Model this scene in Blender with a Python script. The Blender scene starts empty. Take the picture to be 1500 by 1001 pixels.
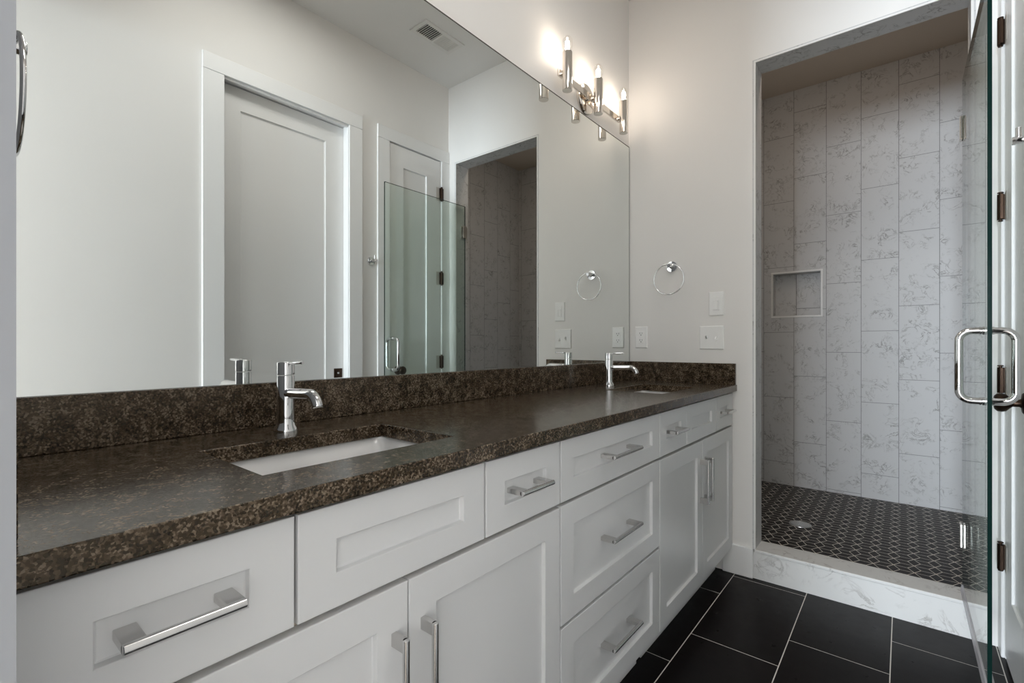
import bpy, bmesh, math, random
from mathutils import Vector, Matrix
random.seed(7)
PI = math.pi
SC = bpy.context.scene
COL = SC.collection

# ------------------------------------------------------------------ camera
cam_d = bpy.data.cameras.new('camera')
cam = bpy.data.objects.new('camera', cam_d); COL.objects.link(cam)
cam_d.sensor_fit = 'HORIZONTAL'; cam_d.sensor_width = 36.0
cam_d.lens = 703.13/1500*36.0
cam_d.shift_y = 4.82/1500
cam_d.clip_start = 0.01
cam.location = (1.1873, 0.0, 1.107)
cam.rotation_euler = (PI/2, 0, math.radians(39.1815))
SC.camera = cam

# ------------------------------------------------------------------ world, exposure, large lights
W = bpy.data.worlds.new('world'); SC.world = W; W.use_nodes = True
W.node_tree.nodes['Background'].inputs[0].default_value = (0.60, 0.72, 0.90, 1)
W.node_tree.nodes['Background'].inputs[1].default_value = 0.6
SC.view_settings.view_transform = 'Standard'
SC.view_settings.look = 'None'
SC.view_settings.gamma = 1.0
SC.view_settings.exposure = 0.22
SC.view_settings.use_curve_mapping = False
SC.cycles.max_bounces = 14; SC.cycles.diffuse_bounces = 7; SC.cycles.glossy_bounces = 8
SC.cycles.transparent_max_bounces = 24; SC.cycles.transmission_bounces = 10
SC.cycles.sample_clamp_indirect = 6.0
SC.cycles.use_denoising = True

def area(name, loc, rot, sx, sy, power, color):
    d = bpy.data.lights.new(name, 'AREA'); d.shape = 'RECTANGLE'; d.size = sx; d.size_y = sy
    d.energy = power; d.color = color
    o = bpy.data.objects.new(name, d); COL.objects.link(o); o.location = loc; o.rotation_euler = rot
    return o
# daylight through the window of the adjoining bedroom, behind the doorway the camera stands in
area('daylight_bedroom_window', (0.36, -6.95, 1.40), (PI/2, 0, 0), 1.5, 1.9, 560, (0.80, 0.90, 1.0))
# added fill lights below the ceilings of bedroom, bathroom and shower
area('bedroom_fill_light', (0.9, -3.0, 2.98), (0, 0, 0), 0.5, 0.5, 50, (1.0, 0.95, 0.88))  # unseen, added to brighten the room behind the doorway
area('bathroom_fill_light', (0.85, 1.05, 2.99), (0, 0, 0), 0.4, 0.8, 6.5, (1.0, 0.97, 0.93))  # unseen, added for even fill over the vanity
area('shower_fill_light', (1.0, 2.80, 2.945), (0, 0, 0), 0.14, 0.14, 2.6, (1.0, 0.82, 0.66))  # unseen warm light added to lift the dark shower

# ------------------------------------------------------------------ materials
def new_mat(name):
    m = bpy.data.materials.new(name); m.use_nodes = True
    nt = m.node_tree
    return m, nt, nt.nodes['Principled BSDF']
def N(nt, t, **k):
    n = nt.nodes.new(t)
    for a, b in k.items(): setattr(n, a, b)
    return n
def lk(nt, a, b): nt.links.new(a, b)
def coords(nt):
    return N(nt, 'ShaderNodeTexCoord').outputs['Object']
def noise(nt, vec, scale, detail=3, rough=.5, dist=0.0):
    n = N(nt, 'ShaderNodeTexNoise'); lk(nt, vec, n.inputs['Vector'])
    n.inputs['Scale'].default_value = scale; n.inputs['Detail'].default_value = detail
    n.inputs['Roughness'].default_value = rough; n.inputs['Distortion'].default_value = dist
    return n
def ramp(nt, fac, stops):
    r = N(nt, 'ShaderNodeValToRGB'); lk(nt, fac, r.inputs[0])
    e = r.color_ramp.elements
    while len(e) < len(stops): e.new(0.5)
    for i, (p, c) in enumerate(stops):
        e[i].position = p; e[i].color = (c[0], c[1], c[2], 1) if not isinstance(c, float) else (c, c, c, 1)
    return r
def mixc(nt, fac, a, b):
    m = N(nt, 'ShaderNodeMix', data_type='RGBA')
    for idx, v in ((0, fac), (6, a), (7, b)):
        if hasattr(v, 'links'): lk(nt, v, m.inputs[idx])
        elif isinstance(v, (int, float)): m.inputs[idx].default_value = v
        else: m.inputs[idx].default_value = (v[0], v[1], v[2], 1)
    return m.outputs[2]
def bump(nt, b, height, strength, dist=0.001):
    n = N(nt, 'ShaderNodeBump'); n.inputs['Strength'].default_value = strength
    n.inputs['Distance'].default_value = dist
    lk(nt, height, n.inputs['Height']); lk(nt, n.outputs[0], b.inputs['Normal'])

def paint(name, col, rough, bscale=220, bstr=.08, var=.015):
    m, nt, b = new_mat(name); v = coords(nt)
    n = noise(nt, v, 3.0, 2)
    c = mixc(nt, n.outputs[0], [x*(1-var) for x in col], [min(1, x*(1+var)) for x in col])
    lk(nt, c, b.inputs['Base Color']); b.inputs['Roughness'].default_value = rough
    bump(nt, b, noise(nt, v, bscale, 2).outputs[0], bstr, .0006)
    return m
M = {}
M['wall'] = paint('wall_paint', (.83, .81, .785), .6)
M['wall_shaded'] = paint('shaded_wall_paint', (.30, .31, .33), .6)  # wall paint darkened to put shade into the doorway wall end
M['ceil'] = paint('ceiling_paint', (.78, .775, .765), .8)
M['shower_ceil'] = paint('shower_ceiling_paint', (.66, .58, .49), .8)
M['trim'] = paint('trim_paint', (.85, .845, .835), .32, 60, .03)
M['cab'] = paint('cabinet_lacquer', (.70, .70, .70), .30, 50, .02)
M['plate'] = paint('white_plastic', (.90, .895, .88), .3, 40, .01)
M['vent'] = paint('vent_enamel', (.74, .73, .71), .4, 40, .01)
M['porc'] = paint('porcelain', (.86, .85, .84), .08, 30, .0)
M['carpet'] = paint('bedroom_floor', (.34, .29, .24), .9, 300, .4, .1)

def metal(name, col, rough):
    m, nt, b = new_mat(name); v = coords(nt)
    b.inputs['Metallic'].default_value = 1
    n = noise(nt, v, 8, 2)
    lk(nt, mixc(nt, n.outputs[0], [x*.98 for x in col], col), b.inputs['Base Color'])
    b.inputs['Roughness'].default_value = rough
    return m
M['chrome'] = metal('chrome', (.78, .78, .785), .05)
M['nickel'] = metal('polished_nickel', (.80, .75, .69), .12)
M['satin'] = metal('satin_nickel', (.62, .61, .60), .27)
M['bronze'] = metal('oil_rubbed_bronze', (.055, .035, .025), .38)
M['steel'] = metal('brushed_steel', (.55, .55, .55), .3)
M['mirror'] = metal('mirror_silver', (.81, .835, .82), .0)
M['mirror'].node_tree.nodes['Principled BSDF'].inputs['Roughness'].default_value = 0.0

def plain(name, col, rough):
    m, nt, b = new_mat(name)
    b.inputs['Base Color'].default_value = (*col, 1); b.inputs['Roughness'].default_value = rough
    return m
M['dark'] = plain('void_shade', (.02, .018, .016), .7)  # near-black colour stands for shade inside openings
M['reveal'] = paint('cabinet_carcass', (.42, .36, .29), .5, 50, .02)
M['mirror_edge'] = plain('mirror_edge', (.10, .09, .08), .25)
M['grout'] = paint('floor_grout', (.70, .67, .62), .85, 300, .2)
M['wgrout'] = paint('wall_grout', (.22, .22, .22), .85, 300, .2)
M['sgrout'] = paint('mosaic_grout', (.86, .82, .75), .85, 300, .2)
M['hinge_beige'] = paint('beige_hinge_plate', (.60, .565, .52), .45, 40, .02)
M['edge_trim'] = paint('tile_edge_profile', (.80, .79, .77), .35, 40, .02)

def granite():
    m, nt, b = new_mat('brown_granite'); v = coords(nt)
    vo = N(nt, 'ShaderNodeTexVoronoi'); vo.inputs['Scale'].default_value = 350
    dn = noise(nt, v, 240, 2)
    add = N(nt, 'ShaderNodeVectorMath', operation='MULTIPLY_ADD')
    lk(nt, dn.outputs['Color'], add.inputs[0]); add.inputs[1].default_value = (.0035, .0035, .0035); lk(nt, v, add.inputs[2])
    lk(nt, add.outputs[0], vo.inputs['Vector'])
    sep = N(nt, 'ShaderNodeSeparateColor'); lk(nt, vo.outputs['Color'], sep.inputs[0])
    big = noise(nt, v, 38, 4, .6)
    mm = N(nt, 'ShaderNodeMath', operation='ADD'); lk(nt, sep.outputs[0], mm.inputs[0]); 
    m2 = N(nt, 'ShaderNodeMath', operation='MULTIPLY_ADD'); lk(nt, big.outputs[0], m2.inputs[0]); m2.inputs[1].default_value = 1.7; m2.inputs[2].default_value = -.85
    lk(nt, m2.outputs[0], mm.inputs[1])
    r = ramp(nt, mm.outputs[0], [(.0, (.008, .006, .004)), (.26, (.026, .017, .009)), (.56, (.054, .037, .023)), (.84, (.108, .079, .053)), (1.0, (.19, .15, .11))])
    lk(nt, r.outputs[0], b.inputs['Base Color'])
    b.inputs['Roughness'].default_value = .17
    fine = noise(nt, v, 420, 3)
    rr = ramp(nt, fine.outputs[0], [(.3, .14), (.7, .26)])
    lk(nt, rr.outputs[0], b.inputs['Roughness'])
    b.inputs['Specular IOR Level'].default_value = .5
    b.inputs['Specular Tint'].default_value = (1.0, .84, .66, 1)
    bump(nt, b, noise(nt, v, 150, 3).outputs[0], .10, .0006)
    return m
M['granite'] = granite()

def quartz(name, base, vein, rough=.22, scale=1.0):
    m, nt, b = new_mat(name); v = coords(nt)
    # per-tile offset of the veining from the 'tile' attribute
    at = N(nt, 'ShaderNodeAttribute', attribute_name='tile')
    ad = N(nt, 'ShaderNodeVectorMath', operation='MULTIPLY_ADD')
    lk(nt, at.outputs['Vector'], ad.inputs[0]); ad.inputs[1].default_value = (7.3, 5.1, 9.7); lk(nt, v, ad.inputs[2])
    v = ad.outputs[0]
    n1 = noise(nt, v, 9*scale, 5, .62, 1.3)
    s = N(nt, 'ShaderNodeMath', operation='SUBTRACT'); lk(nt, n1.outputs[0], s.inputs[0]); s.inputs[1].default_value = .5
    a = N(nt, 'ShaderNodeMath', operation='ABSOLUTE'); lk(nt, s.outputs[0], a.inputs[0])
    vr = ramp(nt, a.outputs[0], [(0.0, 1.0), (.012, .6), (.034, 0.0)])
    n2 = noise(nt, v, 7*scale, 3, .6)
    mr = ramp(nt, n2.outputs[0], [(.46, 0.0), (.64, 1.0)])
    mu = N(nt, 'ShaderNodeMath', operation='MULTIPLY'); lk(nt, vr.outputs[0], mu.inputs[0]); lk(nt, mr.outputs[0], mu.inputs[1])
    n3 = noise(nt, v, 4*scale, 4)
    bc = mixc(nt, n3.outputs[0], [x*.95 for x in base], base)
    lk(nt, mixc(nt, mu.outputs[0], bc, vein), b.inputs['Base Color'])
    b.inputs['Roughness'].default_value = rough
    b.inputs['Specular IOR Level'].default_value = .35
    return m
M['quartz'] = quartz('quartz_tile', (.60, .595, .59), (.25, .24, .23), .45, 1.6)
M['curb'] = quartz('quartz_slab', (.72, .71, .69), (.42, .40, .38))

def black_tile(name, col, rough):
    m, nt, b = new_mat(name); v = coords(nt)
    n = noise(nt, v, 6, 4)
    lk(nt, mixc(nt, n.outputs[0], [x*.75 for x in col], [x*1.3 for x in col]), b.inputs['Base Color'])
    r = ramp(nt, noise(nt, v, 25, 3).outputs[0], [(.3, rough*.85), (.7, rough*1.2)])
    lk(nt, r.outputs[0], b.inputs['Roughness'])
    b.inputs['Specular IOR Level'].default_value = .12
    return m
M['ftile'] = black_tile('black_porcelain_tile', (.0065, .005, .005), .32)
M['mosaic'] = black_tile('black_mosaic_tile', (.008, .0055, .005), .32)

def clear_glass(name, tint, ior=1.5, rough=0.0):
    m, nt, b = new_mat(name)
    nt.nodes.remove(b)
    tr = N(nt, 'ShaderNodeBsdfTransparent'); tr.inputs[0].default_value = (*tint, 1)
    gl = N(nt, 'ShaderNodeBsdfGlossy'); gl.inputs['Roughness'].default_value = rough
    gl.inputs['Color'].default_value = (1, 1, 1, 1)
    geo = N(nt, 'ShaderNodeNewGeometry')
    fr = N(nt, 'ShaderNodeFresnel'); fr.inputs[0].default_value = ior
    # both faces of the pane reflect like the outer face: feed 1/ior on back faces
    mx = N(nt, 'ShaderNodeMix', data_type='FLOAT')
    lk(nt, geo.outputs['Backfacing'], mx.inputs[0]); mx.inputs[2].default_value = ior; mx.inputs[3].default_value = 1/ior
    inv = mx.outputs[0]
    lk(nt, inv, fr.inputs[0])
    ms = N(nt, 'ShaderNodeMixShader')
    lk(nt, fr.outputs[0], ms.inputs[0]); lk(nt, tr.outputs[0], ms.inputs[1]); lk(nt, gl.outputs[0], ms.inputs[2])
    lk(nt, ms.outputs[0], nt.nodes['Material Output'].inputs[0])
    return m
M['glass'] = clear_glass('shower_glass', (.925, .965, .942))
M['bulb_glass'] = clear_glass('bulb_glass', (.965, .96, .95), 1.45)
def vinyl():
    m, nt, b = new_mat('clear_vinyl')
    b.inputs['Base Color'].default_value = (.70, .68, .72, 1); b.inputs['Roughness'].default_value = .25; b.inputs['Alpha'].default_value = .6
    return m
M['vinyl'] = vinyl()
def glass_edge():
    m, nt, b = new_mat('glass_edge')
    b.inputs['Base Color'].default_value = (.004, .018, .015, 1); b.inputs['Roughness'].default_value = .12; b.inputs['Specular IOR Level'].default_value = .10
    return m
M['glass_edge'] = glass_edge()
def emit(name, col, s):
    m, nt, b = new_mat(name)
    b.inputs['Base Color'].default_value = (*col, 1)
    b.inputs['Emission Color'].default_value = (*col, 1); b.inputs['Emission Strength'].default_value = s
    return m
BULB = 72.0
M['filament'] = emit('bulb_filament', (1.0, .86, .72), BULB)

# ------------------------------------------------------------------ mesh helpers
def BM(): return bmesh.new()
def box(bm, x0, x1, y0, y1, z0, z1, bev=0.0, seg=1, mi=0):
    r = bmesh.ops.create_cube(bm, size=1.0)
    vs = r['verts']
    for v in vs:
        v.co = Vector(((x0+x1)/2 + v.co.x*(x1-x0), (y0+y1)/2 + v.co.y*(y1-y0), (z0+z1)/2 + v.co.z*(z1-z0)))
    fs = list({f for v in vs for f in v.link_faces})
    for f in fs: f.material_index = mi
    if bev > 0:
        es = list({e for v in vs for e in v.link_edges})
        r2 = bmesh.ops.bevel(bm, geom=es, offset=bev, segments=seg, profile=.5, affect='EDGES', clamp_overlap=True)
        for f in r2['faces']: f.material_index = mi
def frame_of(d):
    d = d.normalized()
    a = Vector((0, 0, 1)) if abs(d.z) < .9 else Vector((1, 0, 0))
    u = d.cross(a).normalized(); v = d.cross(u).normalized()
    return u, v
def loft(bm, rings, cap0=True, cap1=True, smooth=False, mi=0, closed=False):
    rv = [[bm.verts.new(p) for p in r] for r in rings]
    n = len(rv[0])
    pairs = list(zip(rv, rv[1:])) + ([(rv[-1], rv[0])] if closed else [])
    for a, b in pairs:
        for i in range(n):
            f = bm.faces.new((a[i], a[(i+1) % n], b[(i+1) % n], b[i])); f.smooth = smooth; f.material_index = mi
    if not closed:
        if cap0: f = bm.faces.new(rv[0][::-1]); f.material_index = mi
        if cap1: f = bm.faces.new(rv[-1]); f.material_index = mi
def lathe(bm, base, axis, prof, n=32, mi=0, cap=True):
    """prof: list of (distance along axis, radius)."""
    base = Vector(base); axis = Vector(axis).normalized(); u, v = frame_of(axis)
    rings = []
    for h, r in prof:
        r = max(r, 1e-5)
        rings.append([base + axis*h + u*(r*math.cos(2*PI*i/n)) + v*(r*math.sin(2*PI*i/n)) for i in range(n)])
    rv = [[bm.verts.new(p) for p in r] for r in rings]
    for k in range(len(rv)-1):
        (h0, r0), (h1, r1) = prof[k], prof[k+1]
        for i in range(n):
            f = bm.faces.new((rv[k][i], rv[k][(i+1) % n], rv[k+1][(i+1) % n], rv[k+1][i])); f.smooth = True; f.material_index = mi
    if cap:
        f = bm.faces.new(rv[0][::-1]); f.material_index = mi
        f = bm.faces.new(rv[-1]); f.material_index = mi
    # keep hard rims crisp
    for k in range(1, len(prof)-1):
        a = math.atan2(prof[k][1]-prof[k-1][1], prof[k][0]-prof[k-1][0]); b = math.atan2(prof[k+1][1]-prof[k][1], prof[k+1][0]-prof[k][0])
        if abs(a-b) > .7:
            for i in range(n):
                e = bm.edges.get((rv[k][i], rv[k][(i+1) % n]))
                if e: e.smooth = False
    for ring in (rv[0], rv[-1]):
        for i in range(n):
            e = bm.edges.get((ring[i], ring[(i+1) % n]))
            if e: e.smooth = False
def cyl(bm, p0, p1, r, n=24, mi=0, ch=0.0):
    p0 = Vector(p0); p1 = Vector(p1); L = (p1-p0).length
    ch = min(ch, r*.5)
    prof = [(0, r), (L, r)] if ch == 0 else [(0, r-ch), (ch, r), (L-ch, r), (L, r-ch)]
    lathe(bm, p0, p1-p0, prof, n, mi)
def tube(bm, pts, r, n=16, closed=False, mi=0):
    pts = [Vector(p) for p in pts]; m = len(pts); rings = []; u = None
    for i, p in enumerate(pts):
        if closed: d = pts[(i+1) % m] - pts[(i-1) % m]
        else: d = pts[min(i+1, m-1)] - pts[max(i-1, 0)]
        d.normalize()
        if u is None: u, w = frame_of(d)
        u = (u - d*u.dot(d)).normalized(); w = d.cross(u)
        rr = r[i] if isinstance(r, (list, tuple)) else r
        rings.append([p + u*(rr*math.cos(2*PI*k/n)) + w*(rr*math.sin(2*PI*k/n)) for k in range(n)])
    loft(bm, rings, smooth=True, closed=closed, mi=mi)
    if not closed: pass
def grid_slab(bm, cuts_u, cuts_v, holes, to3, w0, w1):
    """slab in the (u, v) plane from w0 to w1 with rectangular holes; shared vertices."""
    us = sorted(set(cuts_u)); vs = sorted(set(cuts_v)); cache = {}
    def V(i, j, w):
        k = (i, j, w)
        if k not in cache: cache[k] = bm.verts.new(to3(us[i], vs[j], w0 if w == 0 else w1))
        return cache[k]
    def solid(i, j):
        if i < 0 or j < 0 or i >= len(us)-1 or j >= len(vs)-1: return False
        cu = (us[i]+us[i+1])/2; cv = (vs[j]+vs[j+1])/2
        return not any(a < cu < b and c < cv < d for a, b, c, d in holes)
    for i in range(len(us)-1):
        for j in range(len(vs)-1):
            if not solid(i, j): continue
            bm.faces.new((V(i, j, 0), V(i+1, j, 0), V(i+1, j+1, 0), V(i, j+1, 0)))
            bm.faces.new((V(i, j, 1), V(i, j+1, 1), V(i+1, j+1, 1), V(i+1, j, 1)))
            for di, dj, a, b in ((-1, 0, (i, j), (i, j+1)), (1, 0, (i+1, j+1), (i+1, j)), (0, -1, (i+1, j), (i, j)), (0, 1, (i, j+1), (i+1, j+1))):
                if not solid(i+di, j+dj):
                    bm.faces.new((V(*a, 0), V(*b, 0), V(*b, 1), V(*a, 1)))
    bmesh.ops.recalc_face_normals(bm, faces=bm.faces[:])
def rrect(cx, cy, hx, hy, r, z, n=6):
    pts = []
    for k, (sx, sy) in enumerate(((1, 1), (-1, 1), (-1, -1), (1, -1))):
        for i in range(n+1):
            a = PI/2*k + PI/2*i/n
            pts.append(Vector((cx+sx*(hx-r)+r*math.cos(a), cy+sy*(hy-r)+r*math.sin(a), z)))
    return pts

# ------------------------------------------------------------------ object helpers
def root_of(o):
    while o.parent: o = o.parent
    return o
def obj(name, bm, mats, parent=None, label=None, kind=None):
    bmesh.ops.recalc_face_normals(bm, faces=bm.faces[:])
    me = bpy.data.meshes.new(name)
    if parent is not None:
        off = root_of(parent).location
        bmesh.ops.translate(bm, verts=bm.verts[:], vec=-Vector(off))
    bm.to_mesh(me); bm.free()
    for m in (mats if isinstance(mats, (list, tuple)) else [mats]):
        me.materials.append(M[m] if isinstance(m, str) else m)
    o = bpy.data.objects.new(name, me); COL.objects.link(o)
    if parent is not None: o.parent = parent
    if label: o['label'] = label
    if kind: o['kind'] = kind
    return o
def tag(o, label, cat, group=None, kind=None):
    o['label'] = label; o['category'] = cat
    if group: o['group'] = group
    if kind: o['kind'] = kind
    return o
def thing(name, label, cat, loc=(0, 0, 0), group=None):
    o = bpy.data.objects.new(name, None); COL.objects.link(o)
    o.location = loc; o.empty_display_size = .05
    return tag(o, label, cat, group)
def struct(name, bm, mats, label, cat, parent=None):
    o = obj(name, bm, mats, parent)
    return tag(o, label, cat, kind='structure')
def dup(root, loc, rotz=0.0, label=None):
    def cp(o, parent):
        c = o.copy(); COL.objects.link(c)
        if parent is not None: c.parent = parent
        for ch in [x for x in bpy.data.objects if x.parent == o]:
            cp(ch, c)
        return c
    r = cp(root, None); r.location = loc; r.rotation_euler = (0, 0, rotz)
    if label: r['label'] = label
    return r

# ------------------------------------------------------------------ dimensions
L = 2.4885       # wall with the shower opening
XW = 1.466       # right wall
YD = 0.039       # inner face of the doorway wall
XD = 0.732       # left edge of the doorway
ZC = 3.026       # ceiling
ZCT = 0.914      # counter top
ZCB = 0.883
XC = 0.5645      # counter front
XF = 0.545       # cabinet fronts
XJ, XR = 0.645, 1.386   # shower opening
ZJ = 2.444
YI = 2.6135      # inner face of the shower wall
SY = 4.0         # shower back wall
SX0, SX1 = 0.20, 1.989
SZ = 0.080       # shower floor
SZC = 2.955      # shower ceiling
DH = 2.457       # door heads
PK0, PK1 = 0.953, 1.652     # pocket door opening
CL0, CL1 = 1.957, 2.405     # closet door opening

# ------------------------------------------------------------------ room shell
T = 0.10
bm = BM(); box(bm, -T, 0, -T, YI, 0, ZC)
struct('wall_left', bm, 'wall', 'painted wall behind the big mirror and vanity', 'wall')

bm = BM()
OJ0, OJ1, OJT = XJ-.012, XR+.012, ZJ+.012
grid_slab(bm, [0, OJ0, OJ1, XW+T], [0, OJT, ZC], [(OJ0, OJ1, -1, OJT)], lambda u, v, w: Vector((u, w, v)), L, YI)
struct('wall_back', bm, 'wall', 'painted end wall with towel ring, switches and the shower opening', 'wall')

bm = BM()
grid_slab(bm, [YD-.12, PK0, PK1, CL0-.004, CL1+.004, L], [0, DH, ZC], [(PK0, PK1, -1, DH), (CL0-.004, CL1+.004, -1, DH)],
          lambda u, v, w: Vector((w, u, v)), XW, XW+T+.02)
struct('wall_right', bm, 'wall', 'painted wall with the pocket door and closet door, seen in the mirror', 'wall')

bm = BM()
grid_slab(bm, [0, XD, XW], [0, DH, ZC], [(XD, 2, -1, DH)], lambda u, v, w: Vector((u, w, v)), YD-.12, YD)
struct('wall_front', bm, 'wall_shaded', 'painted wall end at the left edge beside the entrance doorway', 'wall')

bm = BM(); box(bm, -T, SX1+T, -7.0, YI, ZC, ZC+.1)
struct('ceiling', bm, 'ceil', 'flat painted ceiling with the air vent', 'ceiling')

# tiled floor: grout bed plus raised tiles
def rects_minus(r, h):
    x0, x1, y0, y1 = r; a, b, c, d = h
    if a >= x1 or b <= x0 or c >= y1 or d <= y0: return [r]
    out = []
    if a > x0: out.append((x0, a, y0, y1)); x0 = a
    if b < x1: out.append((b, x1, y0, y1)); x1 = b
    if c > y0: out.append((x0, x1, y0, c))
    if d < y1: out.append((x0, x1, d, y1))
    return out
bm = BM(); box(bm, 0, XW+T, -.10, L, -.10, -.0003, mi=1)
g = .0032
for c in range(-2, 5):
    xa, xb = .556+.2985*(c-1), .556+.2985*c
    ph = (2.24, 1.86, 2.05, 2.285)[(c-0) % 4] if 0 <= c <= 3 else 1.65+.205*c
    for k in range(-6, 3):
        ya = ph+.59*k; yb = ya+.59
        x0, x1, y0, y1 = max(xa+g/2, .001), min(xb-g/2, XW+T), max(ya+g/2, -.10), min(yb-g/2, L)
        if x1-x0 > .004 and y1-y0 > .004: box(bm, x0, x1, y0, y1, -.0003, 0.0)
struct('floor', bm, ['ftile', 'grout'], 'black rectangular floor tiles with pale grout lines', 'floor')

# ------------------------------------------------------------------ shower
def setcell(bm, f_layer, faces, val):
    for f in faces:
        for lp in f.loops: lp[f_layer] = val
def tile_panel(bm, u0, u1, v0, v1, ustart, pitch, ph, vp, to3, w0, w1, holes=(), gap=.0030):
    """tiles of pitch x vp set as raised slabs between depths w0 (wall) and w1 (face)."""
    lay = bm.loops.layers.float_color.get('tile') or bm.loops.layers.float_color.new('tile')
    i0 = math.floor((u0-ustart)/pitch)-1; i1 = math.ceil((u1-ustart)/pitch)+1
    for i in range(i0, i1):
        for k in range(-2, 9):
            r = (max(u0, ustart+pitch*i+gap/2), min(u1, ustart+pitch*(i+1)-gap/2),
                 max(v0, ph[i % len(ph)]+vp*k+gap/2), min(v1, ph[i % len(ph)]+vp*(k+1)-gap/2))
            if r[1]-r[0] < .003 or r[3]-r[2] < .003: continue
            rs = [r]
            for h in holes: rs = [q for s in rs for q in rects_minus(s, h)]
            val = (random.random(), random.random(), random.random(), 1)
            for a, b, c, d in rs:
                vs = [bm.verts.new(to3(*p)) for p in ((a, c, w1), (b, c, w1), (b, d, w1), (a, d, w1), (a, c, w0), (b, c, w0), (b, d, w0), (a, d, w0))]
                fs = [bm.faces.new([vs[j] for j in q]) for q in ((0, 1, 2, 3), (0, 4, 5, 1), (1, 5, 6, 2), (2, 6, 7, 3), (3, 7, 4, 0))]
                setcell(bm, lay, fs, val)
PH = (.243, .403, .577)
NI = (.434, .738, 1.317, 1.632)   # niche x0 x1 z0 z1
ND = .09
bm = BM()
grid_slab(bm, [SX0-.1, NI[0], NI[1], SX1+.1], [0, NI[2], NI[3], SZC], [NI], lambda u, v, w: Vector((u, w, v)), SY+.0004, SY+ND)
box(bm, SX0-.1, SX1+.1, SY+ND, SY+ND+.05, 0, SZC)
for f in bm.faces: f.material_index = 1
tile_panel(bm, SX0, SX1, SZ-.01, SZC, .373, .198, PH, .478, lambda u, v, w: Vector((u, w, v)), SY+.0004, SY, holes=[(NI[0]-.004, NI[1]+.004, NI[2]-.004, NI[3]+.004)])
# niche lining: back tiles, sides, sill
tile_panel(bm, NI[0], NI[1], NI[2], NI[3], .375, .198, (1.70-.478, 1.375), .478, lambda u, v, w: Vector((u, w, v)), SY+ND, SY+ND-.003, gap=.004)
for a in ((NI[0]-.001, NI[0]+.004, SY, SY+ND, NI[2], NI[3]), (NI[1]-.004, NI[1]+.001, SY, SY+ND, NI[2], NI[3]),
          (NI[0], NI[1], SY, SY+ND, NI[2]-.001, NI[2]+.004), (NI[0], NI[1], SY, SY+ND, NI[3]-.004, NI[3]+.001)):
    box(bm, *a)
wb = struct('wall_shower_back', bm, ['quartz', 'wgrout'], 'marble-look tiled back wall of the shower with a recessed niche', 'wall')
bm = BM()
fw = .011
for a in ((NI[0]-fw, NI[0]+.001, NI[2]-fw, NI[3]+fw), (NI[1]-.001, NI[1]+fw, NI[2]-fw, NI[3]+fw), (NI[0], NI[1], NI[2]-fw, NI[2]+.001), (NI[0], NI[1], NI[3]-.001, NI[3]+fw)):
    box(bm, a[0], a[1], SY-.004, SY+.01, a[2], a[3], .001)
obj('niche_frame', bm, 'edge_trim', wb, 'pale edging around the shower niche')

for nm, x0, x1, xf, lab in (('wall_shower_left', SX0-.1, SX0, SX0, 'marble-look tiled left side wall inside the shower'),
                            ('wall_shower_right', SX1, SX1+.1, SX1, 'marble-look tiled right side wall inside the shower, seen in the mirror')):
    bm = BM(); s = -1 if xf == SX0 else 1
    box(bm, min(xf+s*.0004, xf+s*.1), max(xf+s*.0004, xf+s*.1), YI, SY, 0, SZC, mi=1)
    tile_panel(bm, YI, SY, SZ-.01, SZC, YI+.05, .198, PH, .478, lambda u, v, w: Vector((w, u, v)), xf+s*.0004, xf)
    struct(nm, bm, ['quartz', 'wgrout'], lab, 'wall')
bm = BM(); box(bm, XW+T, SX1+.1, L+.001, YI, 0, SZC)
struct('wall_shower_front', bm, 'quartz', 'inner front wall of the shower beside its opening', 'wall')
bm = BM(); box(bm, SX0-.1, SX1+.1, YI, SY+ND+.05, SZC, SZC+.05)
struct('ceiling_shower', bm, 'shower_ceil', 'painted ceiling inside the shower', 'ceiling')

# mosaic floor: columns of diamonds joined by thin parallelograms
bm = BM(); box(bm, SX0, SX1, YI, SY, 0, SZ-.0002, mi=1)
px, py, hw, gi = .0745, .0862, .0235, .0017
def mosaic(pts):
    c = sum(pts, Vector((0, 0, 0)))/len(pts)
    # inset every edge by the grout half width
    n = len(pts); out = []
    for i in range(n):
        p0, p1, p2 = pts[i-1], pts[i], pts[(i+1) % n]
        e0 = (p1-p0).normalized(); e1 = (p2-p1).normalized()
        n0 = Vector((-e0.y, e0.x, 0)); n1 = Vector((-e1.y, e1.x, 0))
        if n0.dot(c-p1) < 0: n0 = -n0
        if n1.dot(c-p1) < 0: n1 = -n1
        d = 1+n0.dot(n1)
        out.append(p1+(n0+n1)*(gi/max(d, .15)))
    out = [Vector((min(max(p.x, SX0), SX1), min(max(p.y, YI), SY), SZ)) for p in out]
    area2 = abs(sum(out[i].x*out[(i+1) % n].y-out[(i+1) % n].x*out[i].y for i in range(n)))
    if area2 < 4e-5: return
    vt = [bm.verts.new(p) for p in out]; vb = [bm.verts.new(p-Vector((0, 0, .0002))) for p in out]
    bm.faces.new(vt)
    for i in range(n): bm.faces.new((vt[i], vb[i], vb[(i+1) % n], vt[(i+1) % n]))
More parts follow.
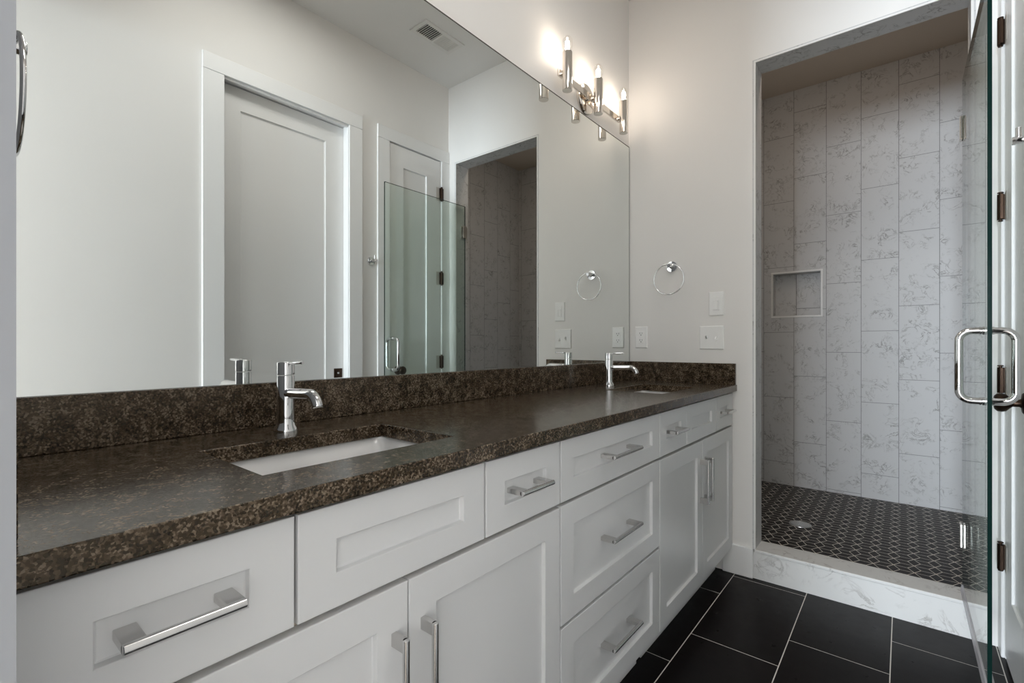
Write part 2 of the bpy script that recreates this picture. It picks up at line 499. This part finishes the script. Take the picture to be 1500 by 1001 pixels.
for i in range(-13, 14):
    cx = 1.0775+px*i; y00 = 2.992+(py/2 if i % 2 else 0)
    for k in range(-6, 14):
        yc = y00+py*k                      # crossing; diamond centre half a pitch further
        ym = yc+py/2
        mosaic([Vector((cx, yc, 0)), Vector((cx+hw, ym, 0)), Vector((cx, ym+py/2, 0)), Vector((cx-hw, ym, 0))])
        nx = cx+px
        mosaic([Vector((cx, yc, 0)), Vector((nx-hw, yc, 0)), Vector((nx, ym, 0)), Vector((cx+hw, ym, 0))])
        mosaic([Vector((cx+hw, ym, 0)), Vector((nx, ym, 0)), Vector((nx-hw, ym+py/2, 0)), Vector((cx, ym+py/2, 0))])
struct('floor_shower', bm, ['mosaic', 'sgrout'], 'black diamond mosaic shower floor with pale grout', 'floor')

# curb and stone lining of the opening
bm = BM()
box(bm, OJ0, OJ1, L, YI, 0, .124)
box(bm, XJ-.004, XR+.004, L-.004, YI+.006, .124, .138, .002)
struct('trim_1', bm, 'curb', 'pale stone curb at the foot of the shower opening', 'curb')
bm = BM()
box(bm, OJ0, XJ, L-.001, YI, .138, ZJ); box(bm, XR, OJ1, L-.001, YI, .138, ZJ); box(bm, OJ0, OJ1, L-.001, YI, ZJ, OJT)
tr2 = struct('trim_2', bm, 'quartz', 'marble-look stone lining of the shower opening', 'trim')
bm = BM()
e = .007
box(bm, XJ-e, XJ+.0015, L-.003, L+.004, .138, ZJ+e, .001); box(bm, XR-.0015, XR+e, L-.003, L+.004, .138, ZJ+e, .001)
box(bm, XJ, XR, L-.003, L+.004, ZJ-.0015, ZJ+e, .001)
obj('edge_profile', bm, 'edge_trim', tr2, 'thin pale edge strip around the shower opening')

# drain
dr = thing('shower_drain', 'round metal drain grate in the shower mosaic floor', 'drain', (.731, 3.168, SZ))
bm = BM(); lathe(bm, (.731, 3.168, SZ), (0, 0, 1), [(0, .056), (.003, .055), (.004, .051), (.004, .043), (.002, .042)], 40)
obj('rim', bm, 'steel', dr)
bm = BM(); lathe(bm, (.731, 3.168, SZ+.0005), (0, 0, 1), [(0, .042), (.0008, .042)], 32)
obj('well_shade', bm, 'dark', dr, 'dark disc painting the shade under the grate')  # flat black disc in place of a shaded hollow
bm = BM()
for i in range(-4, 5):
    o_ = i*.0092; h = math.sqrt(max(.0425**2-o_**2, 0))
    box(bm, .731+o_-.0019, .731+o_+.0019, 3.168-h, 3.168+h, SZ+.0014, SZ+.0034)
for i in (-2, 0, 2):
    o_ = i*.0125; h = math.sqrt(max(.0425**2-o_**2, 0))
    box(bm, .731-h, .731+h, 3.168+o_-.0019, 3.168+o_+.0019, SZ+.0014, SZ+.0033)
obj('grate', bm, 'steel', dr)

# ------------------------------------------------------------------ baseboards, casings, doors
def baseboard(name, x0, x1, y0, y1, lab):
    bm = BM(); box(bm, x0, x1, y0, y1, 0.0, .143, .003)
    struct(name, bm, 'trim', lab, 'baseboard')
baseboard('baseboard_back', .50, OJ0+.004, L-.014, L, 'white baseboard on the end wall between vanity and shower curb')
baseboard('baseboard_right', XW-.014, XW, PK1+.094, CL0-.104, 'white baseboard between the two door casings')
baseboard('baseboard_front', XW-.014, XW, YD, PK0-.101, 'white baseboard on the right wall before the pocket door')

def casing(name, y0, y1, zt, wl, wr, lab):
    th = .0105
    bm = BM()
    box(bm, XW-th, XW, y0-wl, y0, 0, zt, .002); box(bm, XW-th, XW, y1, y1+wr, 0, zt, .002)
    box(bm, XW-th-.002, XW, y0-wl, y1+wr, zt, zt+.084, .002)
    return struct(name, bm, 'trim', lab, 'door casing')
casing('trim_3', PK0, PK1, DH, .098, .092, 'white flat casing around the pocket door')
casing('trim_4', CL0-.006, CL1+.006, DH, .094, L-(CL1+.006), 'white flat casing around the closet door')
# jambs
bm = BM(); X1 = XW+T+.02
box(bm, XW, XW+.052, PK0-.01, PK0, 0, DH, .001)
box(bm, XW, X1, PK1-.002, PK1+.016, 0, DH, .001); box(bm, XW, XW+.020, PK0, PK1, DH-.012, DH+.004, .001)
box(bm, XW+.020, XW+.022, PK0, PK1, DH-.006, DH)
struct('trim_5', bm, 'trim', 'white jamb lining inside the pocket door opening', 'door jamb')

def door_leaf(bm, xf, xb, y0, y1, z0, z1, sl, sr, tr, br, rec=.009, slope=.008, ch=.0015):
    """leaf facing -X: front at xf, back at xb, one sunk panel."""
    def ring(l, r, b, t, x): return [Vector((x, y0+l, z0+b)), Vector((x, y1-r, z0+b)), Vector((x, y1-r, z1-t)), Vector((x, y0+l, z1-t))]
    s = 1 if xb > xf else -1
    loft(bm, [ring(0, 0, 0, 0, xb), ring(0, 0, 0, 0, xf+s*ch), ring(ch, ch, ch, ch, xf), ring(sl, sr, br, tr, xf),
              ring(sl+slope*.35, sr+slope*.35, br+slope*.35, tr+slope*.35, xf+s*rec*.75), ring(sl+slope, sr+slope, br+slope, tr+slope, xf+s*rec)])
bm = BM(); door_leaf(bm, XW+.054, XW+.092, PK0-.01, PK1-.002, .012, DH-.006, .110, .118, .116, .24)
d1 = struct('door_1', bm, 'trim', 'white one-panel pocket door, seen in the mirror', 'door')
bm = BM(); box(bm, XW+.0515, XW+.056, PK1-.067, PK1-.010, .905, .962, .002)
box(bm, XW+.050, XW+.0525, PK1-.045, PK1-.032, .928, .939, .001, mi=1)
obj('door_pull', bm, ['bronze', 'satin'], d1, 'small dark square pull')

bm = BM(); door_leaf(bm, XW-.001, XW+.037, CL0, CL1, .012, DH-.005, .112, .130, .140, .235)
d2 = struct('door_2', bm, 'trim', 'white one-panel closet door behind the open glass door', 'door')
for zc in (2.212, 1.594, .982, .358):
    bm = BM()
    xb, yb = XW-.0120, CL1+.003
    cyl(bm, (xb, yb, zc-.045), (xb, yb, zc+.045), .0088, 18)
    box(bm, xb-.003, xb+.006, yb-.017, yb, zc-.044, zc+.044, .0008)
    box(bm, XW-.0016, XW+.002, CL1-.040, CL1-.0005, zc-.048, zc+.048, 0, 1, 1)  # flat beige plate on the door beside the barrel
    lathe(bm, (xb, yb, zc+.045), (0, 0, 1), [(0, .0045), (.003, .0045), (.004, .0085), (.007, .0085), (.0085, .005)], 16)
    lathe(bm, (xb, yb, zc-.045), (0, 0, -1), [(0, .0045), (.002, .0045), (.003, .0070), (.005, .0070), (.0065, .004)], 16)
    for q in (-.018, .018): cyl(bm, (xb, yb, zc+q-.001), (xb, yb, zc+q+.001), .0078, 16)
    box(bm, xb-.001, xb+.014, yb-.0015, yb+.0015, zc-.044, zc+.044)
    box(bm, XW-.0118, XW-.0100, yb, yb+.020, zc-.044, zc+.044)
    obj('hinge', bm, ['bronze', 'hinge_beige'], d2, 'dark bronze hinge')
ky, kz = 2.020, .936
bm = BM()
lathe(bm, (XW-.004, ky, kz), (-1, 0, 0), [(0, .031), (.003, .031), (.006, .028), (.008, .014), (.012, .011), (.026, .011), (.032, .017), (.040, .0255), (.050, .028), (.058, .0265), (.064, .020), (.067, .010), (.0675, .001)], 36)
obj('door_knob', bm, 'bronze', d2, 'dark bronze round knob')

# ------------------------------------------------------------------ cabinets
def front(bm, y0, y1, z0, z1, st, rl, xf=XF, xb=XF-.0185):
    """shaker front facing +X."""
    rec, sl, ch = .0095, .0045, .0016
    def ring(a, b, x): return [Vector((x, y0+a, z0+b)), Vector((x, y1-a, z0+b)), Vector((x, y1-a, z1-b)), Vector((x, y0+a, z1-b))]
    loft(bm, [ring(0, 0, xb), ring(0, 0, xf-ch), ring(ch*.3, ch*.3, xf-ch*.3), ring(ch, ch, xf), ring(st, rl, xf), ring(st+.001, rl+.001, xf-.0006),
              ring(st+sl*.6, rl+sl*.6, xf-rec*.9), ring(st+sl, rl+sl, xf-rec)])
def bar_handle(bm, c, length, vertical):
    """flat-footed bar pull centred at c=(y, z)."""
    y, z = c; h = length/2; xr = XF+.0315; r = .0058; fl = .021
    x0 = XF-.0096
    def P(a, b): return (a, b) if not vertical else (b, a)   # (along, across) -> (y, z) offsets
    if vertical:
        cyl(bm, (xr, y, z-h), (xr, y, z+h), r, 20, 0, .0008)
        for s in (-1, 1):
            a0, a1 = sorted((z+s*h, z+s*(h-fl)))
            box(bm, XF-.0003, xr-.001, y-.0055, y+.0055, a0, a1, .0008, mi=1)
    else:
        cyl(bm, (xr, y-h, z), (xr, y+h, z), r, 20, 0, .0008)
        for s in (-1, 1):
            a0, a1 = sorted((y+s*h, y+s*(h-fl)))
            box(bm, x0, xr-.001, a0, a1, z-.0055, z+.0055, .0008, mi=1)
Z_TOP, Z_D, Z_B = .8735, .7225, .126
def cab_body(y0, y1, root, filler=0):
    bm = BM(); p = .018
    for ya in (y0, y1-p): box(bm, .004, .452, ya, ya+p, 0.0, ZCB-.001); box(bm, .452, .500, ya, ya+p, .098, ZCB-.001)
    box(bm, .004, .016, y0+p, y1-p, .09, ZCB-.001); box(bm, .016, .500, y0+p, y1-p, .098, .116)
    box(bm, .452, .468, y0+p, y1-p, 0.0, .098)
    # carcass face behind the fronts
    box(bm, .500, XF-.020, y0, y1, .112, ZCB-.001, mi=1)
    return obj('body', bm, ['cab', 'reveal'], root)
def drawer(root, y0, y1, z0, z1, hlen, name='drawer', st=.057, rl=.050):
    bm = BM(); front(bm, y0, y1, z0, z1, st, rl)
    o = obj(name, bm, 'cab', root)
    if hlen:
        bm = BM(); bar_handle(bm, ((y0+y1)/2, (z0+z1)/2), hlen, False)
        obj('handle', bm, ['nickel_rod', 'satin'], o, 'satin metal bar handle')
    return o
def door(root, y0, y1, z0, z1, hy, hz, hlen):
    bm = BM(); front(bm, y0, y1, z0, z1, .060, .060)
    o = obj('door', bm, 'cab', root)
    bm = BM(); bar_handle(bm, (hy, hz), hlen, True)
    obj('handle', bm, ['nickel_rod', 'satin'], o, 'satin metal bar handle')
    return o
M['nickel_rod'] = metal('handle_rod', (.70, .695, .69), .24)

c1 = thing('vanity_cabinet', 'white sink cabinet nearest the camera, two drawers over double doors', 'cabinet', (0, YD+.003, 0), 'white vanity cabinets')
cab_body(YD+.003, .9745, c1)
bm = BM(); box(bm, XF-.020, XF-.003, YD+.003, .0505, Z_B, Z_TOP, .001); obj('filler_strip', bm, 'cab', c1)
drawer(c1, .0525, .3195, Z_D, Z_TOP, .118)
drawer(c1, .3245, .7020, Z_D, Z_TOP, 0, 'false_drawer')
drawer(c1, .7075, .9715, Z_D, Z_TOP, .114)
door(c1, .0525, .5125, Z_B, .7125, .484, .550, .178)
door(c1, .5155, .9715, Z_B, .7125, .545, .550, .178)

c2 = thing('vanity_cabinet', 'white three-drawer cabinet in the middle of the vanity', 'cabinet', (0, .9755, 0), 'white vanity cabinets')
cab_body(.9755, 1.5835, c2)
drawer(c2, .9770, 1.5820, Z_D, Z_TOP, .180)
drawer(c2, .9770, 1.5820, .4225, .7145, .180, rl=.057)
drawer(c2, .9770, 1.5820, Z_B, .4145, .180, rl=.057)

c3 = thing('vanity_cabinet', 'white sink cabinet against the end wall, small drawers over double doors', 'cabinet', (0, 1.5845, 0), 'white vanity cabinets')
cab_body(1.5845, L-.002, c3)
drawer(c3, 1.5865, 1.8465, Z_D, Z_TOP, .114)
drawer(c3, 1.8490, 2.2190, Z_D, Z_TOP, 0, 'false_drawer')
drawer(c3, 2.2240, 2.4815, Z_D, Z_TOP, .114)
door(c3, 1.5865, 2.0330, Z_B, .7125, 2.008, .550, .178)
door(c3, 2.0360, 2.4815, Z_B, .7125, 2.063, .550, .178)

# ------------------------------------------------------------------ countertop, splashes, sinks
S1 = (.200, .452, .318, .706)
S2 = (.200, .452, 1.838, 2.226)
ct = thing('countertop', 'long brown speckled granite countertop with two sink cutouts', 'countertop', (0, YD, ZCB))
bm = BM()
grid_slab(bm, [0.001, S1[0], S1[1], XC], [YD+.001, S1[2], S1[3], S2[2], S2[3], L-.001], [S1, S2], lambda u, v, w: Vector((u, v, w)), ZCB, ZCT)
es = [e_ for e_ in bm.edges if len(e_.link_faces) == 2 and e_.calc_face_angle() > 1.2]
bmesh.ops.bevel(bm, geom=es, offset=.0022, segments=2, profile=.5, affect='EDGES', clamp_overlap=True)
obj('slab', bm, 'granite', ct)
bm = BM(); box(bm, .0005, .0205, YD+.001, L-.001, ZCT+.0003, 1.016, .0015)
tag(obj('backsplash', bm, 'granite'), 'long brown granite backsplash strip under the mirror', 'backsplash')
bm = BM(); box(bm, .021, XC-.004, L-.021, L-.001, ZCT+.0003, 1.016, .0015)
tag(obj('backsplash', bm, 'granite'), 'short brown granite backsplash on the end wall under the switches', 'backsplash')
bm = BM(); box(bm, .021, .520, YD+.001, YD+.0195, ZCT+.0003, 1.016, .0015)
tag(obj('backsplash', bm, 'granite'), 'granite side splash seen edge-on at the left end of the counter', 'backsplash')

def sink(name, S, label):
    cx, cy = (S[0]+S[1])/2, (S[2]+S[3])/2; hx, hy = (S[1]-S[0])/2+.006, (S[3]-S[2])/2+.006
    s = thing(name, label, 'sink', (cx, cy, .74), 'undermount sinks')
    bm = BM(); zt = ZCB-.0005; r = .03
    loft(bm, [rrect(cx, cy, hx-.03, hy-.03, r, zt-.150), rrect(cx, cy, hx+.006, hy+.006, r+.008, zt-.125), rrect(cx, cy, hx+.010, hy+.010, r+.01, zt-.012),
              rrect(cx, cy, hx+.022, hy+.022, r+.015, zt-.010), rrect(cx, cy, hx+.022, hy+.022, r+.015, zt), rrect(cx, cy, hx, hy, r, zt),
              rrect(cx, cy, hx-.006, hy-.006, r, zt-.05), rrect(cx, cy, hx-.012, hy-.012, r, zt-.110), rrect(cx, cy, hx-.024, hy-.024, r, zt-.130),
              rrect(cx, cy, hx-.045, hy-.045, r, zt-.137)], smooth=True)
    obj('basin', bm, 'porc', s)
    bm = BM(); lathe(bm, (cx-.02, cy, zt-.1372), (0, 0, 1), [(0, .022), (.002, .0215), (.003, .018), (.0025, .013), (.0035, .012), (.0045, .006)], 28)
    obj('drain', bm, 'chrome', s)
    return s
sink('sink', S1, 'white rectangular sink sunk in the counter in front of the near faucet')
sink('sink', S2, 'white rectangular sink sunk in the counter by the end wall')

# faucet: built at the origin, spout towards +X
fa = thing('faucet', 'chrome single-lever faucet behind the near sink', 'faucet', (0, 0, 0), 'chrome faucets')
bm = BM()
lathe(bm, (0, 0, 0), (0, 0, 1), [(0, .0250), (.004, .0250), (.008, .0238), (.014, .0205), (.022, .0188), (.030, .0184), (.122, .0184), (.1245, .0176)], 48)
obj('body', bm, 'chrome', fa)
bm = BM()
lathe(bm, (0, 0, .1262), (0, 0, 1), [(0, .0170), (.0006, .0186), (.027, .0186), (.0285, .0176), (.029, .016)], 48)
h_ = obj('lever_handle', bm, 'chrome', fa)
bm = BM(); tube(bm, [(.004, 0, .1525), (.036, 0, .1535), (.070, 0, .1545), (.077, 0, .1546)], [.0034, .0034, .0034, .003], 14)
obj('lever', bm, 'chrome', h_)
bm = BM()
pts = []; rr = []
zs = .086
for i in range(6): pts.append((.012+.092*i/5, 0, zs+.003*i/5)); rr.append(.0118-.0006*i/5)
for i in range(1, 11):
    a = PI/2*.86*i/10
    pts.append((.104+.034*math.sin(a), 0, zs+.003-.034*(1-math.cos(a)))); rr.append(.0112)
tube(bm, pts, rr, 22)
obj('spout', bm, 'chrome', fa)
fa.location = (.118, .512, ZCT)
dup(fa, (.118, 2.032, ZCT), 0, 'chrome single-lever faucet at the far sink near the end wall')

# ------------------------------------------------------------------ mirror
mi_ = thing('wall_mirror', 'large frameless mirror filling the wall above the backsplash', 'mirror', (0, YD+.004, 1.0165))
bm = BM(); box(bm, .0008, .0058, YD+.004, L-.006, 1.0165, 2.2035)
for f in bm.faces: f.material_index = 0 if f.normal.x > .9 else 1
obj('silvered_pane', bm, ['mirror', 'mirror_edge'], mi_)
bm = BM(); box(bm, .0006, .0064, YD+.004, L-.0045, 2.2035, 2.2075); box(bm, .0006, .0064, L-.006, L-.0035, 1.0165, 2.2035)
obj('edge_strip', bm, 'mirror_edge', mi_, 'thin dark edge line of the mirror')

# ------------------------------------------------------------------ vanity light
vl = thing('vanity_light', 'polished nickel three-bulb bar light above the mirror', 'wall light', (0, 2.02, 2.283))
LX = .068; LZ = 2.283
bm = BM(); lathe(bm, (.0005, 2.005, LZ), (1, 0, 0), [(0, .071), (.010, .071), (.016, .068), (.019, .060), (.020, .02)], 48)
lathe(bm, (.019, 2.005, LZ), (1, 0, 0), [(0, .012), (.012, .012)], 24)
obj('canopy', bm, 'nickel', vl)
bm = BM(); box(bm, .030, .040, 1.728, 2.300, LZ-.015, LZ+.015, .0012)
obj('bar', bm, 'nickel', vl)
for y in (1.750, 2.020, 2.286):
    bm = BM()
    lathe(bm, (LX, y, 2.200), (0, 0, 1), [(0, .0205), (.001, .0215), (.164, .0215), (.1655, .0205), (.1655, .0180), (.150, .0175)], 36)
    ho = obj('bulb_holder', bm, 'nickel', vl)
    bm = BM(); cyl(bm, (.034, y, LZ), (LX-.015, y, LZ), .0085, 18); cyl(bm, (.036, y, LZ), (.042, y, LZ), .013, 18)
    obj('arm', bm, 'nickel', ho)
    bm = BM()
    lathe(bm, (LX, y, 2.352), (0, 0, 1), [(0, .0125), (.012, .0135), (.022, .0175), (.036, .0222), (.052, .0238), (.066, .0218), (.078, .0150), (.084, .0075), (.0855, .001)], 28)
    bu = obj('bulb', bm, 'bulb_glass', vl, 'lit clear glass bulb')
    bm = BM(); lathe(bm, (LX, y, 2.374), (0, 0, 1), [(0, .006), (.004, .0095), (.034, .0095), (.038, .006), (.040, .001)], 16)
    obj('filament', bm, 'filament', bu, 'glowing filament')

# ------------------------------------------------------------------ towel rings (local: wall at y=0, facing -y)
tr = thing('towel_ring', 'chrome towel ring on the end wall beside the mirror', 'towel ring', (0, 0, 0), 'chrome towel rings')
bm = BM(); lathe(bm, (0, 0, 0), (0, -1, 0), [(0, .0285), (.006, .0285), (.009, .0270), (.010, .012), (.012, .0105), (.044, .0105), (.050, .0105), (.052, .0090)], 40)
obj('mount', bm, 'chrome', tr)
bm = BM(); tube(bm, [(-.004+.079*math.sin(2*PI*i/64), -.041, -.069+.079*math.cos(2*PI*i/64)) for i in range(64)], .0033, 12, True)
obj('ring', bm, 'chrome', tr)
tr.location = (.246, L, 1.517)
dup(tr, (.243, YD, 1.517), PI, 'chrome towel ring seen edge-on at the left picture edge')

# ------------------------------------------------------------------ switches and outlet on the end wall
def plate(bm, x, z, w, h):
    y = L
    def ring(a, yy): return [Vector((x-w/2+a, yy, z-h/2+a)), Vector((x+w/2-a, yy, z-h/2+a)), Vector((x+w/2-a, yy, z+h/2-a)), Vector((x-w/2+a, yy, z+h/2-a))]
    loft(bm, [ring(0, y), ring(0, y-.002), ring(.002, y-.0052), ring(.004, y-.006)])
t = thing('dimmer_switch', 'white single rocker dimmer plate on the end wall, above the double toggle switch', 'light switch', (.469, L, 1.311))
bm = BM(); plate(bm, .469, 1.311, .071, .117); obj('cover_plate', bm, 'plate', t)
bm = BM(); box(bm, .469-.0165, .469+.0165, L-.0078, L-.005, 1.311-.0335, 1.311+.0335, .0008); obj('insert', bm, 'plate', t)
bm = BM(); box(bm, .469-.0135, .469+.0085, L-.0098, L-.0074, 1.311-.030, 1.311+.012, .0012); obj('rocker', bm, 'plate', t)
bm = BM(); box(bm, .469-.0145, .469+.0145, L-.0104, L-.0076, 1.311+.0135, 1.311+.0165, .0008); box(bm, .469+.0108, .469+.0138, L-.0100, L-.0074, 1.311-.03, 1.311+.012, .0006); obj('slider', bm, 'plate', t)

t = thing('toggle_switch', 'white double toggle switch plate low on the end wall beside the shower', 'light switch', (.446, L, 1.143))
bm = BM(); plate(bm, .446, 1.143, .117, .117); obj('cover_plate', bm, 'plate', t)
for dx, up in ((-.023, 1), (.023, -1)):
    bm = BM(); box(bm, .446+dx-.0055, .446+dx+.0055, L-.0072, L-.0055, 1.143-.012, 1.143+.012, .0006)
    a = .010*up
    loft(bm, [[Vector((.446+dx+sx*w, L-yy, 1.143+zz+sz*hh)) for sx, sz in ((-1, -1), (1, -1), (1, 1), (-1, 1))] for w, yy, zz, hh in ((.0042, .006, 0, .007), (.0036, .018, a, .0045), (.003, .0195, a*1.1, .0035))])
    obj('toggle', bm, 'plate', t)
    for sz in (-1, 1):
        bm = BM(); cyl(bm, (.446+dx, L-.0055, 1.143+sz*.030), (.446+dx, L-.0070, 1.143+sz*.030), .0028, 14)
        obj('screw', bm, 'plate', t)

t = thing('power_outlet', 'white double socket outlet plate beside the mirror edge', 'power outlet', (.0755, L, 1.148))
bm = BM(); plate(bm, .0755, 1.148, .071, .117); obj('cover_plate', bm, 'plate', t)
bm = BM(); box(bm, .0755-.0167, .0755+.0167, L-.0080, L-.0055, 1.148-.0335, 1.148+.0335, .001)
ins = obj('insert', bm, 'plate', t)
for s in (-1, 1):
    bm = BM(); zc = 1.148+s*.0185
    box(bm, .0755-.0075, .0755-.0055, L-.0084, L-.0078, zc-.001, zc+.008); box(bm, .0755+.0050, .0755+.0070, L-.0084, L-.0078, zc, zc+.007)
    cyl(bm, (.0755, L-.0084, zc-.0065), (.0755, L-.0078, zc-.0065), .0026, 12)
    obj('socket_slots', bm, 'dark', ins, 'dark socket slots')

# ------------------------------------------------------------------ robe hook on the right wall
t = thing('robe_hook', 'chrome robe hook on the right wall between the door casings', 'robe hook', (XW, 1.810, 1.642))
bm = BM(); lathe(bm, (XW, 1.810, 1.642), (-1, 0, 0), [(0, .0275), (.006, .0275), (.009, .026), (.010, .0095), (.012, .0088), (.050, .0088), (.0505, .0105), (.056, .0105), (.057, .009)], 36)
obj('post', bm, 'chrome', t)
bm = BM(); cyl(bm, (XW-.0445, 1.810, 1.648), (XW-.0445, 1.810, 1.676), .0062, 20, 0, .001); obj('peg', bm, 'chrome', t)

# ------------------------------------------------------------------ air vent in the ceiling
VX0, VX1, VY0, VY1 = .998, 1.152, 1.870, 2.186
t = thing('air_vent', 'white louvred air vent in the bathroom ceiling, seen in the mirror', 'air vent', (1.075, 2.028, ZC))
bm = BM(); fr = .026
grid_slab(bm, [VX0, VX0+fr, VX1-fr, VX1], [VY0, VY0+fr, 2.022, 2.034, VY1-fr, VY1], [(VX0+fr, VX1-fr, VY0+fr, 2.022), (VX0+fr, VX1-fr, 2.034, VY1-fr)], lambda u, v, w: Vector((u, v, w)), ZC-.006, ZC)
obj('frame', bm, 'vent', t)
bm = BM(); box(bm, VX0+fr-.002, VX1-fr+.002, VY0+fr-.002, VY1-fr+.002, ZC-.0012, ZC-.0002); obj('duct_shade', bm, 'dark', t, 'dark sheet painting the shade behind the louvres')  # thin black sheet in place of shaded depth
for (ya, yb, tilt) in ((VY0+fr, 2.022, -1), (2.034, VY1-fr, 1)):
    n = 9
    for i in range(n):
        yc = ya+(yb-ya)*(i+.5)/n
        bm = BM()
        dy = -.0006 if tilt < 0 else .0030; hw_ = .0016
        x0, x1 = VX0+fr, VX1-fr
        zt, zb = ZC-.0014, ZC-.0060
        loft(bm, [[Vector((x, yc-dy-hw_, zt)), Vector((x, yc-dy+hw_, zt)), Vector((x, yc+dy+hw_, zb)), Vector((x, yc+dy-hw_, zb))] for x in (x0, x1)])
        obj('louvre', bm, 'vent', t)

# ------------------------------------------------------------------ shower door
GX, GY0, GY1, GZ0, GZ1 = 1.371, 1.846, 2.566, .150, 2.142
sd = thing('shower_door', 'clear glass shower door swung open towards the camera', 'shower door', (GX, GY1, GZ0))
bm = BM(); box(bm, GX-.0048, GX+.0048, GY0, GY1, GZ0, GZ1, .0004)
for f in bm.faces: f.material_index = 0 if abs(f.normal.x) > .9 else 1
obj('glass_panel', bm, ['glass', 'glass_edge'], sd, 'clear frameless glass pane with dark green edges')
for zc in (1.948, .366):
    bm = BM()
    for s in (-1, 1):
        x0, x1 = sorted((GX+s*.0052, GX+s*.0138))
        box(bm, x0, x1, GY1-.030, GY1+.006, zc-.045, zc+.045, .0018, 2)
    cyl(bm, (GX, GY1+.006, zc-.043), (GX, GY1+.006, zc+.043), .0062, 18)
    box(bm, GX-.004, XR-.0005, GY1+.006, GY1+.014, zc-.040, zc+.040, .001)
    box(bm, XR-.006, XR-.0002, GY1-.026, GY1+.036, zc-.045, zc+.045, .0015)
    obj('hinge', bm, 'nickel', sd, 'polished nickel wall hinge')
hy = 1.908; hz0, hz1 = .946, 1.147; hr = .0097; off = .058; rc = .028
bm = BM()
for s in (-1, 1):
    p = [(GX+s*.0052, hy, hz1), (GX+s*(off-rc), hy, hz1)]
    for i in range(1, 9):
        a = PI/2*i/8; p.append((GX+s*(off-rc+rc*math.sin(a)), hy, hz1-rc+rc*math.cos(a)))
    for i in range(0, 9):
        a = PI/2*i/8; p.append((GX+s*(off-rc+rc*math.cos(a)), hy, hz0+rc-rc*math.sin(a)))
    p.append((GX+s*.0052, hy, hz0))
    tube(bm, p, hr, 22)
    for z in (hz0, hz1):
        lathe(bm, (GX+s*.0050, hy, z), (s, 0, 0), [(0, .0118), (.0035, .0118), (.0045, .0105)], 24)
        lathe(bm, (GX+s*.0115, hy, z), (s, 0, 0), [(0, .0100), (.0005, .0112), (.0035, .0112), (.004, .0100)], 24)
obj('pull_handle', bm, 'chrome', sd, 'chrome back-to-back C-shaped pull handle')
bm = BM()
loft(bm, [[Vector((GX+a, y, b)) for a, b in ((-.0075, .170), (.0075, .170), (.0080, .152), (.0185, .143), (.0175, .140), (.0010, .147), (-.0100, .143), (-.0105, .150))] for y in (GY0+.002, GY1-.002)])
obj('bottom_seal', bm, 'vinyl', sd, 'clear vinyl sweep along the bottom edge')

# ------------------------------------------------------------------ adjoining bedroom behind the doorway
bm = BM(); box(bm, -1.6, 3.4, -7.0, -.10, -.10, 0.0)
struct('floor_bedroom', bm, 'carpet', 'floor of the room behind the doorway', 'floor')
bm = BM(); box(bm, SX1+T, 3.4, -7.0, YD-.12, ZC, ZC+.1); box(bm, -1.6, -T, -7.0, YD-.12, ZC, ZC+.1)
struct('ceiling_bedroom', bm, 'ceil', 'ceiling of the room behind the doorway', 'ceiling')
bm = BM(); box(bm, -1.7, -1.6, -7.1, YD-.12, 0, ZC)
struct('wall_bedroom_left', bm, 'wall', 'left wall of the room behind the doorway', 'wall')
bm = BM(); box(bm, 3.4, 3.5, -7.1, YD-.12, 0, ZC)
struct('wall_bedroom_right', bm, 'wall', 'right wall of the room behind the doorway', 'wall')
bm = BM(); grid_slab(bm, [-1.6, -.45, 1.17, 3.4], [0, .35, 2.45, ZC], [(-.45, 1.17, .35, 2.45)], lambda u, v, w: Vector((u, w, v)), -7.1, -7.0)
struct('wall_bedroom_back', bm, 'wall', 'far bedroom wall with the window', 'wall')
bm = BM()
for a in ((-.45, 1.17, .35, .40), (-.45, 1.17, 2.40, 2.45), (-.45, -.40, .4, 2.4), (1.12, 1.17, .4, 2.4)):
    box(bm, a[0], a[1], -7.06, -6.99, a[2], a[3], .003)
struct('window_1', bm, 'trim', 'white window frame in the room behind the doorway', 'window')
bm = BM(); box(bm, -1.6, -T, YD-.12, YD-.02, 0, ZC); box(bm, XW+T+.02, 3.4, YD-.12, YD-.02, 0, ZC)
struct('wall_bedroom_front', bm, 'wall', 'bedroom side of the doorway wall', 'wall')
